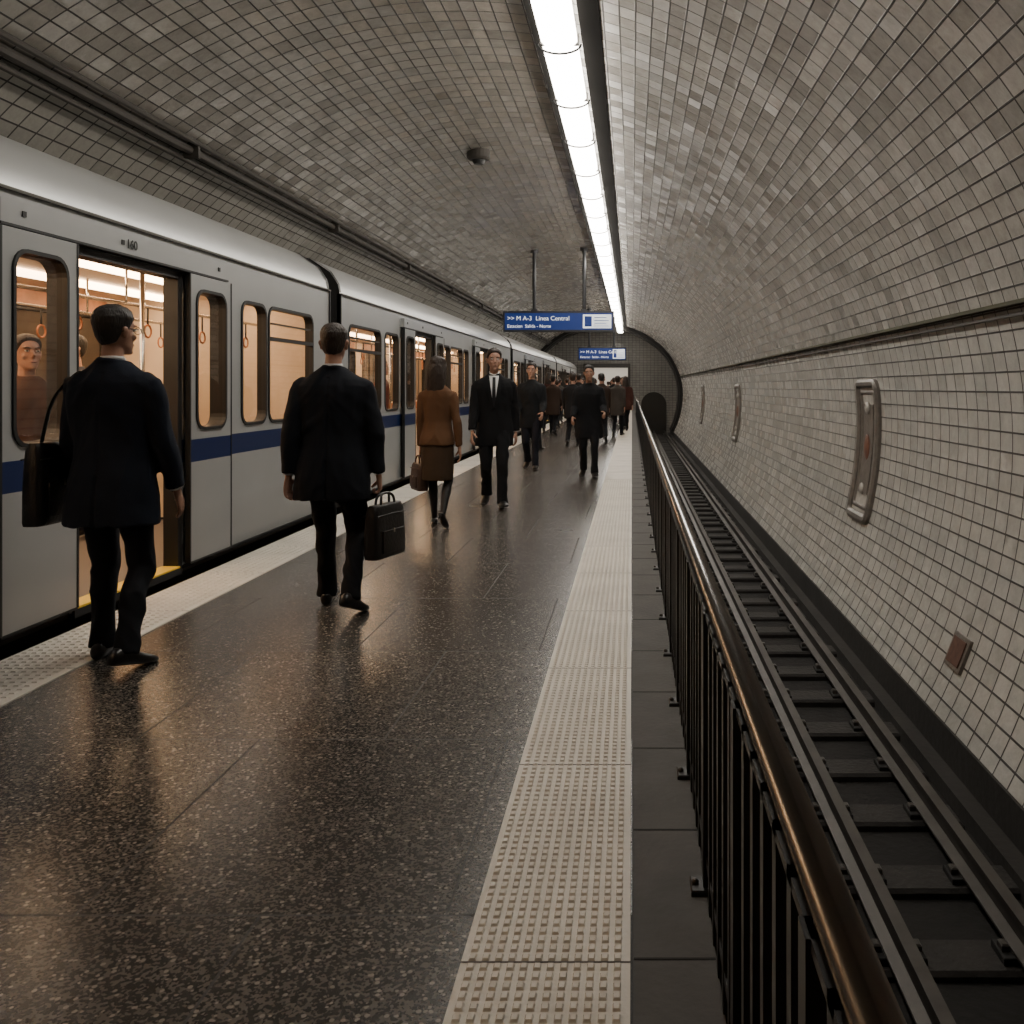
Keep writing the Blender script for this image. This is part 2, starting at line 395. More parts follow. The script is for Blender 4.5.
# ------------------------------------------------------------------ wall details
def th_of(z):
    d=z-CZ; return math.asin(d/(BU if d>0 else BL))
def wstrip(mb,ya,yb,ta,tb,o0,o1,mat,n=14):
    r=[]
    for i in range(n+1):
        th=ta+(tb-ta)*i/n; a=prof(th,o0); b=prof(th,o1)
        r.append([(a[0],ya,a[1]),(a[0],yb,a[1]),(b[0],yb,b[1]),(b[0],ya,b[1])])
    mb.loft(r,mat)
def wall_frame(name,yc,w,zt,zb,plate):
    # tall metal frame, following the curve of the wall, around a narrow inset panel
    e=empty(name); mb=MB(); t0,t1=th_of(zb),th_of(zt)
    def loop(exp,off,n=6,r=.14):
        hz=(t1-t0)/2*4.4; hw=w; hz+=exp; hw+=exp; r=max(.03,r+exp); out=[]
        for cy,cz,a0 in ((hw-r,hz-r,0),(-hw+r,hz-r,90),(-hw+r,-hz+r,180),(hw-r,-hz+r,270)):
            for i in range(n+1):
                a=math.radians(a0+90*i/n); yy=cy+r*math.cos(a); zz=cz+r*math.sin(a)
                th=(t0+t1)/2+zz/4.4; p=prof(th,off); out.append((p[0],yc+yy,p[1]))
            if a0 in (90,270):
                z_s=hz-r if a0==90 else -hz+r
                for k in range(1,10):
                    zz=z_s*(1-2*k/10); yy=-hw if a0==90 else hw; th=(t0+t1)/2+zz/4.4; p=prof(th,off); out.append((p[0],yc+yy,p[1]))
        return out
    def mould(e0,wd,h,mat):
        mb.loft([loop(e0,-.01),loop(e0,h*.6),loop(e0-wd*.3,h),loop(e0-wd*.7,h),loop(e0-wd,h*.6),loop(e0-wd,.01)],mat,caps=False)
    mould(0,.11,.06,m_fr); mould(-.15,.05,.035,m_fr)
    wstrip(mb,yc-w+.05,yc+w-.05,t0+.012,t1-.012,-.01,.015,plate,14)
    wstrip(mb,yc-w+.26,yc+w-.26,t0+.075,t1-.075,.015,.030,m_fr,14)
    for q in (.22,.78):
        th=t0+(t1-t0)*q; p=prof(th,.035); mb.sphere((p[0],yc,p[1]),(.03,.07,.07),plate,12,8)
    th=(t0+t1)/2; p=prof(th,.03); mb.sphere((p[0],yc,p[1]),(.03,.10,.16),m_fr2b,14,8)
    mb.obj('frame_parts',e,smooth=False)
m_fr=M('weathered_bronze_frame',(.19,.172,.155),.45,.4,var=(12,.5),bump=(30,.5))
m_fr2=M('frame_inner_plate',(.40,.38,.345),.5,var=(10,.5))
m_fr2b=M('plaque_medallion',(.16,.07,.045),.5,var=(10,.5))
wall_frame('wall_plaque',10.55,.46,1.44,-.22,m_fr2)
wall_frame('wall_plaque',23.5,.48,1.42,-.08,m_fr2)
wall_frame('wall_plaque',35,.48,1.42,-.08,m_fr2)
mb=MB()
wstrip(mb,6.70,7.02,th_of(-.80),th_of(-.55),-.01,.025,m_fr,n=3)
wstrip(mb,6.74,6.98,th_of(-.77),th_of(-.58),.02,.035,M('box_rust',(.11,.055,.04),.6,var=(20,.5)),n=3)
mb.obj('wall_junction_box',bevel=.004)
x,z=prof(math.acos((-2.25-CX)/A)); mb=MB()
mb.tube([(x,13.2,z+.03),(x,13.2,z-.10),(x,13.2,z-.13)],[.17,.17,.14],m_conduit,seg=20); mb.tube([(x,13.2,z-.12),(x,13.2,z-.19)],[.10,.07],m_rub,seg=16)
mb.obj('ceiling_loudspeaker')
# ------------------------------------------------------------------ signs
m_blue=M('sign_blue',(.01,.03,.16),.4,emis=((.010,.04,.22),.35))
m_white=M('sign_white',(.8,.8,.8),.4,emis=((.9,.95,1),.8))
m_sgray=M('sign_frame',(.06,.06,.065),.4,.6)
def text(body,loc,size,parent,mat,rz=0,rx=math.pi/2,name='lettering',ex=.002):
    c=bpy.data.curves.new(name,'FONT'); c.body=body; c.size=size; c.extrude=ex; c.materials.append(mat)
    o=bpy.data.objects.new(name,c); COL.objects.link(o); o.location=loc; o.rotation_euler=(rx,0,rz); o.parent=parent; return o
def sign(y,x0,x1,z0,z1,poles):
    e=empty('hanging_platform_sign'); mb=MB()
    mb.box(x0,x1,y,y+.16,z0,z1,m_sgray)
    w=x1-x0
    mb.box(x0+.04,x1-.04,y-.006,y,z0+.05,z1-.05,m_blue)
    mb.box(x0+.72*w,x1-.07,y-.010,y-.006,z0+.09,z1-.09,m_white)
    mb.box(x0+.735*w,x0+.80*w,y-.013,y-.010,z0+.13,z1-.13,m_blue)
    for i in range(4): mb.box(x0+.82*w,x0+(.955-.02*(i%2))*w,y-.013,y-.010,z0+.135+.07*i,z0+.155+.07*i,m_blue)
    for px in poles:
        zt=CZ+BU*math.sqrt(1-((px-CX)/A)**2)
        mb.tube([(px,y+.08,z1-.02),(px,y+.08,zt+.02)],.045,m_sgray,seg=10); mb.tube([(px,y+.08,zt-.07),(px,y+.08,zt+.02)],.10,m_sgray,seg=12)
        mb.box(px-.08,px+.08,y+.02,y+.14,z1,z1+.05,m_sgray)
    mb.obj('sign_body',e)
    h=z1-z0
    text('>> M A-3  Linea Central',(x0+.10,y-.012,z0+h*.55),h*.30,e,m_white)
    text('Estacion  Salida - Norte',(x0+.10,y-.012,z0+h*.20),h*.22,e,m_white)
    return e
sign(22.5,-3.22,-.45,2.73,3.25,(-2.45,-1.2))
sign(40,-2.4,-.25,2.52,3.12,(-1.9,-.8))
# ------------------------------------------------------------------ train
TX=-3.28; TXF=-5.60
def rr(y0,y1,z0,z1,r,k=5):
    out=[]
    for cy,cz,a0 in ((y1-r,z1-r,0),(y0+r,z1-r,90),(y0+r,z0+r,180),(y1-r,z0+r,270)):
        out.append([(cy+r*math.cos(math.radians(a0+90*i/k)),cz+r*math.sin(math.radians(a0+90*i/k))) for i in range(k+1)])
    return out
def panel(mb,x,cy0,cy1,cz0,cz1,w,r,mat):
    arcs=rr(*w,r); oc=[(cy1,cz1),(cy0,cz1),(cy0,cz0),(cy1,cz0)]; n=len(arcs[0])
    vs=[(x,*p) for a in arcs for p in a]+[(x,*p) for p in oc]; fs=[]; O=4*n
    for i in range(4):
        for j in range(n-1): fs.append((i*n+j,i*n+j+1,O+i))
        k=(i+1)%4; fs.append((i*n+n-1,k*n,O+k,O+i))
    mb.add(vs,fs,mat)
def wframe(mb,x,w,r,d,t,inn,mat,sgn=1):
    lo=lambda e,xx:[(xx,*p) for a in rr(w[0]-e,w[1]+e,w[2]-e,w[3]+e,r+e) for p in a]
    mb.loft([lo(t,x-sgn*.002),lo(t,x+sgn*d),lo(0,x+sgn*d),lo(0,x-sgn*inn)],mat,caps=False)
WZ0,WZ1=1.05,2.06
def car(ys,ye,feats,idx):
    body=MB(); fr=MB(); gl=MB(); inner=MB(); leaf=MB()
    feats=sorted(feats,key=lambda f:f[1]); cur=ys
    ZB,ZT=.05,2.39
    def plain(a,b,z0=ZB,z1=ZT):
        if b-a<1e-4: return
        body.add([(TX,a,z0),(TX,b,z0),(TX,b,z1),(TX,a,z1)],[(0,1,2,3)],m_train)
        inner.add([(TX-.07,a,z0),(TX-.07,b,z0),(TX-.07,b,min(z1,2.28)),(TX-.07,a,min(z1,2.28))],[(0,3,2,1)],m_int)
    for f in feats:
        k,a,b=f
        if k=='door':
            plain(cur,a); plain(a,b,2.15,ZT)
            for yy in (a,b): fr.box(TX-.09,TX+.015,yy-.03,yy+.03,.03,2.18,m_rub)
            fr.box(TX-.09,TX+.015,a,b,2.13,2.18,m_rub)
            body.box(TX-.12,TX+.03,a,b,.0,.05,m_under); body.box(TX-.10,TX+.032,a+.03,b-.03,.05,.062,m_yel)
            body.box(TX,TX+.06,a-.66,b+.68,2.20,2.325,m_train); fr.box(TX,TX+.062,a-.66,b+.68,2.186,2.20,m_rub)
            for yy in (a-.5,(a+b)/2-.2,b+.5): body.box(TX+.06,TX+.066,yy,yy+.03,2.25,2.28,m_rub)
            for la,lb in ((a-.66,a-.03),(b+.06,b+.72)):
                x=TX+.062; w=(la+.10,lb-.11,WZ0,WZ1)
                panel(leaf,x,la,lb,.07,2.18,w,.09,m_train); panel(leaf,x-.035,la,lb,.07,2.18,w,.09,m_train)
                fr.box(x-.036,x+.004,la-.012,la+.004,.07,2.18,m_rub); fr.box(x-.036,x+.004,lb-.004,lb+.012,.07,2.18,m_rub)
                fr.box(x-.036,x+.003,la,lb,.06,.075,m_rub)
                wframe(fr,x,w,.09,.012,.022,.04,m_rub)
                gl.add([(x-.018,w[0]-.01,w[2]-.01),(x-.018,w[1]+.01,w[2]-.01),(x-.018,w[1]+.01,w[3]+.01),(x-.018,w[0]-.01,w[3]+.01)],[(0,1,2,3)],m_glass)
            cur=b
        else:
            c0,c1=a-.03,b+.03
            plain(cur,c0)
            w=(a,b,WZ0,WZ1); R=.09
            panel(body,TX,c0,c1,ZB,ZT,w,R,m_train); panel(inner,TX-.07,c0,c1,ZB,2.28,w,R,m_int)
            wframe(fr,TX,w,R,.012,.026,.07,m_rub)
            if k!='open': gl.add([(TX-.03,a,WZ0),(TX-.03,b,WZ0),(TX-.03,b,WZ1),(TX-.03,a,WZ1)],[(0,1,2,3)],m_glass)
            if k=='winv':
                fr.box(TX-.03,TX+.012,a,b,WZ1-.29,WZ1-.255,m_rub)
                fr.box(TX-.02,TX+.008,a+.05,b-.05,WZ1-.14,WZ1-.125,m_rub)
            cur=c1
    plain(cur,ye)
    fr.box(TX-.01,TX+.022,ys,ye,2.385,2.402,m_conduit)
    fr.box(TX-.01,TX+.012,ys,ye,.03,.055,m_rub)
    for yy in (ys,ye-.02): fr.box(TX-.03,TX+.015,yy,yy+.02,.03,2.40,m_rub)
    c=(TX+TXF)/2; half=[(TX,2.40),(TX-.02,2.50),(TX-.11,2.64),(TX-.33,2.79),(TX-.75,2.90),(c,2.95)]
    pr=half+[(2*c-x,z) for x,z in half[-2::-1]]
    rf=MB(); rf.loft([[(x,y,z) for x,z in pr] for y in (ys,ye)],m_roof,closed=False,caps=False)
    rf.loft([[(x,y,z+.012) for x,z in pr] for y in (ye-.07,ye)],m_rub,closed=False,caps=False)
    rf.loft([[(x,y,z+.012) for x,z in pr] for y in (ys,ys+.05)],m_rub,closed=False,caps=False)
    n=int((ye-ys)/1.8); s=(ye-ys)/n
    for i in range(n):
        a=ys+i*s; w=(a+.25,a+s-.25,WZ0,WZ1)
        panel(inner,TXF+.07,a,a+s,ZB,2.28,w,.09,m_int); panel(body,TXF,a,a+s,ZB,ZT,w,.09,m_train)
        wframe(fr,TXF+.07,w,.09,.012,.03,.07,m_rub)
        fr.box(TXF+.07,TXF+.085,a+s/2-.02,a+s/2+.02,WZ0,WZ1,m_rub)
        gl.add([(TXF+.03,w[0],WZ0),(TXF+.03,w[1],WZ0),(TXF+.03,w[1],WZ1),(TXF+.03,w[0],WZ1)],[(0,1,2,3)],m_dglass)
        inner.box(TXF+.075,TXF+.085,a+.25,a+s-.3,2.10,2.24,m_ad)
        inner.box(TXF+.07,TXF+.50,a+.12,a+s-.12,.40,.48,m_seat); inner.box(TXF+.07,TXF+.15,a+.12,a+s-.12,.48,.98,m_seat); inner.box(TXF+.12,TXF+.42,a+.3,a+s-.3,.05,.40,m_under)
    ext=[(TX,.05)]+pr+[(TXF,.05)]
    for yy in (ys,ye): body.add([(x,yy,z) for x,z in ext],[tuple(range(len(ext)))],m_under)
    inner.box(TXF,TX-.01,ys,ye,.0,.049,m_intf)
    inner.box(TXF+.05,TX-.05,ys+.05,ye-.05,2.28,2.31,m_int)
    for yy in (ys+.06,ye-.10): inner.box(TXF+.08,TX-.08,yy,yy+.04,.05,2.28,m_int)
    lamp=MB()
    for lx in (c-.42,c+.42): lamp.box(lx-.09,lx+.09,ys+.3,ye-.3,2.245,2.278,m_intl)
    un=MB(); un.box(TXF+.15,TX-.12,ys+.3,ye-.3,-.35,.0,m_under)
    for yb in (ys+2.2,ye-2.2):
        un.box(TXF+.3,TX-.25,yb-1.2,yb+1.2,-.75,-.35,m_under)
        for dy in (-.8,.8):
            for wx in (-3.75,-5.05): un.tube([(wx-.06,yb+dy,-.46),(wx+.06,yb+dy,-.46)],.42,m_under,ref=(0,1,0),seg=20)
    po=MB()
    for f in feats:
        if f[0]=='door':
            m=(f[1]+f[2])/2
            for yy in (f[1]-.08,f[2]+.08):
                po.tube([(TX-.30,yy,.05),(TX-.30,yy,2.28)],.017,m_chrome,seg=8)
                inner.box(TX-.32,TX-.08,yy-.012,yy+.012,.4,1.0,m_int)
            po.tube([(c,m,.05),(c,m,2.28)],.018,m_chrome,seg=8)
            po.tube([(TXF+.5,m+.7,.05),(TXF+.5,m+.7,2.28)],.018,m_chrome,seg=8)
    for lx in (c-.22,c+.62):
        po.tube([(lx,ys+.3,1.98),(lx,ye-.3,1.98)],.014,m_chrome,seg=8)
        yy=ys+.6
        while yy<ye-.5:
            po.tube([(lx,yy,1.98),(lx,yy,2.28)],.010,m_chrome,seg=6)
            po.tube([(lx,yy+.3,1.97),(lx,yy+.3,1.84)],.008,m_rub,seg=6)
            po.tube([(lx,yy+.3+.05*math.sin(q),1.79+.05*math.cos(q)) for q in [2*math.pi*i/10 for i in range(11)]],.008,m_seat,seg=6)
            yy+=.9
    for mb_,nm,sm in ((body,'body_shell',0),(fr,'frames_and_seals',0),(gl,'window_panes',0),(inner,'interior',0),(leaf,'door_leaves',0),(rf,'roof',1),(lamp,'interior_lamps',0),(un,'bogies',0),(po,'grab_poles',1)):
        mb_.obj(nm+'_%d'%idx,TR,smooth=bool(sm))
TR=empty('subway_train')
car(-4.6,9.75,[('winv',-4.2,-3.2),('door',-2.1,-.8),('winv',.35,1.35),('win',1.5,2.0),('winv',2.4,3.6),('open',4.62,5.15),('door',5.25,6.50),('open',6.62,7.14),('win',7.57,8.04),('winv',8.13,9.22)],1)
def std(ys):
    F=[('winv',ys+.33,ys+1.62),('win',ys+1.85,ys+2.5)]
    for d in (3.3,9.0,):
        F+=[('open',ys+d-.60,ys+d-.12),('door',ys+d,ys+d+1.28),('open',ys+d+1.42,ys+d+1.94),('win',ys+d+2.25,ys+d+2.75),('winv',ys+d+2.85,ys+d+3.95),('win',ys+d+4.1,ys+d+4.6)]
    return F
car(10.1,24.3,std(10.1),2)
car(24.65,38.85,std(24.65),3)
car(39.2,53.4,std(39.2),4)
mb=MB()
for y in (9.75,24.3,38.85): mb.box(TXF+.35,TX-.25,y,y+.35,.1,2.6,m_rub)
mb.obj('gangways',TR)
text('160',(TX+.068,5.72,2.235),.085,TR,m_rub,rz=math.pi/2,name='car_number')

# ------------------------------------------------------------------ people
HR=[(0,.016,.075,.030),(.012,.034,.084,.0),(.035,.050,.088,-.045),(.065,.061,.087,-.078),(.095,.067,.086,-.094),(.125,.0705,.081,-.103),
    (.15,.0735,.087,-.107),(.178,.072,.080,-.105),(.203,.062,.060,-.090),(.222,.044,.036,-.066),(.234,.018,.005,-.036)]
HZ=[r[0] for r in HR]
def hring(z): return [float(np.interp(z,HZ,[r[k] for r in HR])) for k in (1,2,3)]
def head_loft(mb,mat,offf,n=28,rg=26):
    rings=[]
    for i in range(rg+1):
        z=.234*i/rg; w,yf,yb=hring(z); cy=(yf+yb)/2; ry=(yf-yb)/2; ring=[]
        for j in range(n):
            a=2*math.pi*j/n; x=w*math.cos(a); y=cy+ry*math.sin(a)
            d=Vector((x/.075,(y+.01)/.1,(z-.12)/.12)); d.normalize()
            o=offf(x,y,z); ring.append((x+d.x*o,y+d.y*o,z+d.z*o))
        rings.append(ring)
    mb.loft(rings,mat)
def hairline(y): return float(np.interp(y,[-.10,-.06,-.04,-.022,-.005,.02,.045,.06,.09],[.020,.025,.042,.085,.108,.116,.150,.184,.188]))
_sm=lambda x:max(0,min(1,x))
def remesh(mb,name,parent,mats_pos,voxel,iters=2,folds=0,fscale=9,extra=None,M_=None):
    me=mb.mesh(name)
    bm=bmesh.new(); bm.from_mesh(me); bmesh.ops.recalc_face_normals(bm,faces=bm.faces); bm.to_mesh(me); bm.free()
    o=bpy.data.objects.new(name,me); COL.objects.link(o)
    if voxel:
        r=o.modifiers.new('r','REMESH'); r.mode='VOXEL'; r.voxel_size=voxel; r.adaptivity=0
        dg=bpy.context.evaluated_depsgraph_get(); ev=o.evaluated_get(dg); nm=bpy.data.meshes.new_from_object(ev)
        o.modifiers.clear(); o.data=nm; bpy.data.meshes.remove(me); me=nm
    bm=bmesh.new(); bm.from_mesh(me)
    for _ in range(iters): bmesh.ops.smooth_vert(bm,verts=bm.verts,factor=.5,use_axis_x=True,use_axis_y=True,use_axis_z=True)
    bm.normal_update()
    if folds or extra:
        sd=random.uniform(0,50)
        for v in bm.verts:
            p=v.co
            d=0
            if folds:
                wx=noise.noise(Vector((p.x*3,p.y*3,p.z*3+sd)))*.12
                # diagonal drape creases, ridged
                q=Vector(((p.x+wx)*fscale+sd,p.y*fscale,(p.z+wx)*fscale*.5+abs(p.x)*7))
                r1=1-abs(noise.noise(q))*2.2
                d=folds*(.85*(r1-.55)+.45*noise.noise(q*2.1))
                d+=folds*.55*max(0,noise.noise(Vector((p.x*5+sd,p.y*5,(p.z+wx)*15+14*abs(p.x)))))
            if extra: d+=extra(p)
            v.co=p+v.normal*d
    for f in bm.faces: f.smooth=True; f.material_index=0
    bm.to_mesh(me); bm.free()
    me.materials.clear(); me.materials.append(mats_pos); o.parent=parent
    return o
m_eye=M('eye_white',(.7,.68,.64),.3); m_iris=M('iris_dark',(.03,.02,.015),.2)
m_shoe=M('black_leather',(.010,.009,.009),.28)
m_shirt=M('white_shirt',(.72,.72,.72),.7)
SK={'light':M('skin_light',(.42,.235,.165),.5,var=(30,.08)),'tan':M('skin_tan',(.34,.185,.125),.5,var=(30,.08)),'dark':M('skin_dark',(.16,.085,.055),.5)}
HM={'black':M('hair_black',(.014,.011,.009),.5,bump=(120,1.),stretch=(1,1,.25)),'brown':M('hair_brown',(.026,.016,.011),.5,bump=(120,1.),stretch=(1,1,.25)),'grey':M('hair_grey',(.075,.066,.058),.6,bump=(120,1.),stretch=(1,1,.25))}
_cm={}
def cloth(c,sheen=.0,r=.9):
    k=tuple(c)
    if k not in _cm: _cm[k]=M('wool_cloth_%d'%len(_cm),c,r,var=(6,.18),bump=(220,.25),sheen=sheen,spec=.3)
    return _cm[k]
def hand(mb,Mx,curl,mat,left=False):
    loc=MB()
    secs=[(-.03,.024,.019),(0,.026,.018),(.03,.037,.016),(.065,.043,.0145),(.088,.040,.012)]
    loc.loft([[(a*math.cos(2*math.pi*j/14),b*math.sin(2*math.pi*j/14),z) for j in range(14)] for z,a,b in secs],mat)
    for i,(bx,L) in enumerate(((.031,.070),(.0105,.079),(-.0105,.073),(-.030,.057))):
        p=Vector((bx,0,.080)); ang=curl*.5; pts=[p.copy()]; sp=(bx)*1.3
        for s,dc in ((.46,curl),(.30,curl*1.1),(.24,curl*.7)):
            d=Vector((sp*.6,math.sin(ang),math.cos(ang))).normalized(); p=p+d*L*s; pts.append(p.copy()); ang+=dc
        loc.tube(pts,[.0098,.0092,.0083,.0068],mat,seg=8,rnd=True)
    t=Vector((.028,.004,.022)); d1=Vector((.75,.28,.62)).normalized(); d2=Vector((.35,.5+.3*curl,.75)).normalized()
    loc.tube([t,t+d1*.036,t+d1*.036+d2*.030,t+d1*.036+d2*.052],[.014,.0115,.0105,.008],mat,seg=8,rnd=True)
    mb.add([Mx@Vector(v) for v in loc.v],loc.f,mat)
def person(name,loc,yaw,h=1.78,legs=((.1,0),(-.1,.2)),arms=((.05,.12,.15,.25),(-.05,.12,.15,.25)),jc=(.012,.014,.02),tc=None,
           outfit='suit',skin='light',hair='black',hl='short',hyaw=0,hpitch=0,det=2,wide=1.,shirt=True,tie=None,glasses=False,lean=.03,legabd=(.0,.0),lift=(0,0),twist=0):
    R=empty(name,loc,yaw,h/1.78)
    vx={2:.009,1:.014,0:.022}[det]
    jm=cloth(jc); tm=cloth(tc or jc); sm=SK[skin]; hm=HM[hair]
    fem=outfit=='skirt'
    SW=(.155 if fem else .174)*wide
    if fem: sec=[(-.062,.020,.055,.045),(-.045,.028,.075,.045),(0,.032,.070,.040),(.045,.036,.052,.022),(.085,.040,.038,.004),(.12,.040,.032,0),(.155,.030,.026,0),(.18,.010,.014,.002)]
    else: sec=[(-.082,.020,.05,.004),(-.065,.034,.075,0),(-.02,.039,.095,0),(.04,.041,.082,0),(.09,.047,.058,0),(.14,.049,.047,0),(.18,.042,.040,.002),(.205,.026,.032,.006),(.213,.010,.022,.010)]
    feet=[]; L1,L2=.43,.41; hz=9
    for i,s in enumerate((-1,1)):
        fy,fp=legs[i]
        Rm=Matrix.Rotation(-s*.20,3,'Z')@Matrix.Rotation(-fp,3,'X'); rings=[]
        for y,w,t,b in sec:
            ring=[]
            for j in range(12):
                q=2*math.pi*j/12; cz=(t+b)/2; rz=(t-b)/2
                zz=cz+rz*math.sin(q) if math.sin(q)>0 else cz+rz*max(-1,math.sin(q)*1.35)
                ring.append(Rm@Vector((w*math.cos(q),y,zz-.085)))
            rings.append(ring)
        heel=None
        if fem:
            heel=[[Rm@Vector((dx*.007,-.052+dy*.007,-.085)) for dx,dy in ((-1,-1),(1,-1),(1,1),(-1,1))],[Rm@Vector((dx*.012,-.048+dy*.012,-.035)) for dx,dy in ((-1,-1),(1,-1),(1,1),(-1,1))]]
        mz=min(v.z for r in rings for v in r)
        if heel: mz=min(mz,min(v.z for v in heel[0]))
        an=Vector((s*(.092+math.sin(legabd[i])*.84),fy,-mz+lift[i]))
        feet.append((an,rings,heel))
        if lift[i]==0:
            dx=an.x-s*.092; hz=min(hz,an.z+math.sqrt((.992*(L1+L2))**2-fy*fy-dx*dx))
    dz=hz-.92; up=Vector((0,0,0))
    mb=MB()
    for an,rings,heel in feet:
        mb.loft([[p+an for p in r] for r in rings],m_shoe)
        if heel: mb.loft([[p+an for p in r] for r in heel],m_shoe)
    mb.obj('shoes',R,smooth=True)
    J=[]
    for i,s in enumerate((-1,1)):
        hip=Vector((s*.092,0,hz)); an=feet[i][0]; d=an-hip; D=min(d.length,.999*(L1+L2)); u=d.normalized()
        a=(L1*L1-L2*L2+D*D)/(2*D); hh=math.sqrt(max(0,L1*L1-a*a)); fw=Vector((0,1,0)); fw=(fw-u*fw.dot(u)).normalized()
        J.append((hip,hip+u*a+fw*hh,an))
    lm=tm if not fem else cloth((.012,.010,.010),.0,.5)
    mb=MB()
    for hip,kn,an in J:
        if fem: rr_=[.075,.070,.050,.046,.050,.036,.028]
        else: rr_=[.096,.083,.065,.061,.060,.057,.063]
        m1=hip.lerp(kn,.45); m2=kn.lerp(an,.12); m3=kn.lerp(an,.38); m4=kn.lerp(an,.75)
        m3=m3+Vector((0,-.010,0))
        end=an+Vector((0,0,-.040 if not fem else -.02))
        mb.tube([hip,m1,kn,m2,m3,m4,end],rr_,lm,seg=16,sub=3)
    hs_=.80 if fem else 1.
    mb.loft([[(hs_*rx*math.cos(2*math.pi*j/20),cy+hs_*ry*math.sin(2*math.pi*j/20),hz+z) for j in range(20)] for z,rx,ry,cy in ((-.13,.10,.09,0),(-.06,.165,.115,-.012),(.02,.17,.12,-.012),(.12,.155,.108,0))],lm)
    remesh(mb,'trousers' if not fem else 'stockings',R,lm,vx,2,folds=.010 if not fem else 0,fscale=10)
    def T(p):
        p=Vector(p); q=Vector((p.x,p.y,p.z-.92)); c,s=math.cos(lean),math.sin(lean)
        tw=twist*max(0,min(1,(p.z-.8)/.5)); q=Vector((q.x*math.cos(tw)-q.y*math.sin(tw),q.x*math.sin(tw)+q.y*math.cos(tw),q.z))
        return Vector((q.x,q.y*c+q.z*s,q.z*c-q.y*s+.92+dz))
    if fem: TRi=[(.86,.180,.126,-.012),(.93,.176,.122,-.01),(1.02,.152,.108,0),(1.10,.138,.098,0),(1.2,.150,.108,.006),(1.29,.166,.118,.012),(1.36,.170,.108,.0),(1.415,.155,.092,-.008),(1.455,.105,.072,-.014),(1.495,.055,.052,-.016)]
    elif outfit=='coat': TRi=[(.62,.215,.155,0),(.75,.21,.15,0),(.88,.205,.145,-.005),(1.0,.195,.135,0),(1.12,.19,.13,.0),(1.24,.20,.135,0),(1.33,.210,.133,0),(1.40,.205,.116,-.01),(1.445,.165,.09,-.014),(1.475,.115,.076,-.016),(1.505,.072,.064,-.016)]
    else: TRi=[(.70,.208,.144,-.008),(.74,.207,.143,-.008),(.84,.203,.140,-.008),(.94,.190,.131,-.006),(1.02,.175,.122,0),(1.1,.172,.118,.002),(1.2,.184,.124,.002),(1.29,.199,.129,.0),(1.355,.206,.125,-.004),(1.40,.200,.113,-.01),(1.437,.168,.095,-.014),(1.468,.118,.078,-.016),(1.51,.070,.062,-.016)]
    mb=MB()
    rows=[]
    for z,rx,ry,cy in TRi:
        ring=[]
        for j in range(28):
            a=2*math.pi*j/28; c,s=math.cos(a),math.sin(a)
            ring.append(T((rx*wide*math.copysign(abs(c)**.85,c),cy+ry*math.copysign(abs(s)**.9,s),z)))
        rows.append(ring)
    mb.loft(rows,jm)
    AJ=[]
    for i,s in enumerate((-1,1)):
        p,ab,el=arms[i][:3]
        sh=Vector((s*SW,-.010,1.385 if not fem else 1.37))
        d1=Vector((s*math.sin(ab),math.sin(p)*math.cos(ab),-math.cos(p)*math.cos(ab))).normalized()
        e_=sh+d1*.280; ab2=ab*.35
        d2=Vector((s*math.sin(ab2),math.sin(p+el)*math.cos(ab2),-math.cos(p+el)*math.cos(ab2))).normalized()
        w_=e_+d2*.250; AJ.append((sh,e_,w_,d2))
        k=.80 if fem else 1.
        mb.tube([T(sh+Vector((-s*.07,0,.016))),T(sh+Vector((0,0,-.002))),T(sh.lerp(e_,.35)),T(e_.lerp(sh,.15)),T(e_),T(e_.lerp(w_,.35)),T(w_)],[.050*k,.063*k,.063*k,.057*k,.056*k,.054*k,.045*k],jm,ref=(0,1,0),seg=16,sub=3)
    if outfit=='suit' or outfit=='coat':
        cr=[]
        for j in range(21):
            a=2*math.pi*j/20; y=-.016+.062*math.sin(a); z=1.500-.045*max(0,math.sin(a))+.012*max(0,-math.sin(a))
            cr.append(T((.066*math.cos(a),y,z)))
        mb.tube(cr,[.014]*21,jm,ref=(0,0,1),seg=8)
    def vent(p):
        if outfit=='suit' and p.y<-.05 and abs(p.x)<.010 and p.z<1.45+dz: return -.012 if p.z<.95+dz else -.004
        return 0
    remesh(mb,'jacket' if outfit!='coat' else 'coat',R,jm,vx*.9,2,folds=.011 if det else .004,fscale=6,extra=vent if det==2 else None)
    if fem:
        mb=MB(); rows=[]
        for z,rx,ry in ((.50,.158,.135),(.56,.162,.137),(.70,.170,.133),(.82,.170,.122),(.93,.150,.104),(.98,.135,.09)):
            rows.append([(rx*math.cos(2*math.pi*j/24)*(1+.02*math.sin(j*1.7)),-.005+ry*math.sin(2*math.pi*j/24),z+dz) for j in range(24)])
        mb.loft(rows,tm); remesh(mb,'skirt',R,tm,vx,1,folds=.005)
    def front(x,z,off):
        zs=[r[0] for r in TRi]; rx=float(np.interp(z,zs,[r[1] for r in TRi]))*wide; ry=float(np.interp(z,zs,[r[2] for r in TRi])); cy=float(np.interp(z,zs,[r[3] for r in TRi]))
        c=min(.98,abs(x)/rx)**(1/.85); s=math.sqrt(max(0,1-c*c)); return T((x,cy+ry*s**.9+off,z))
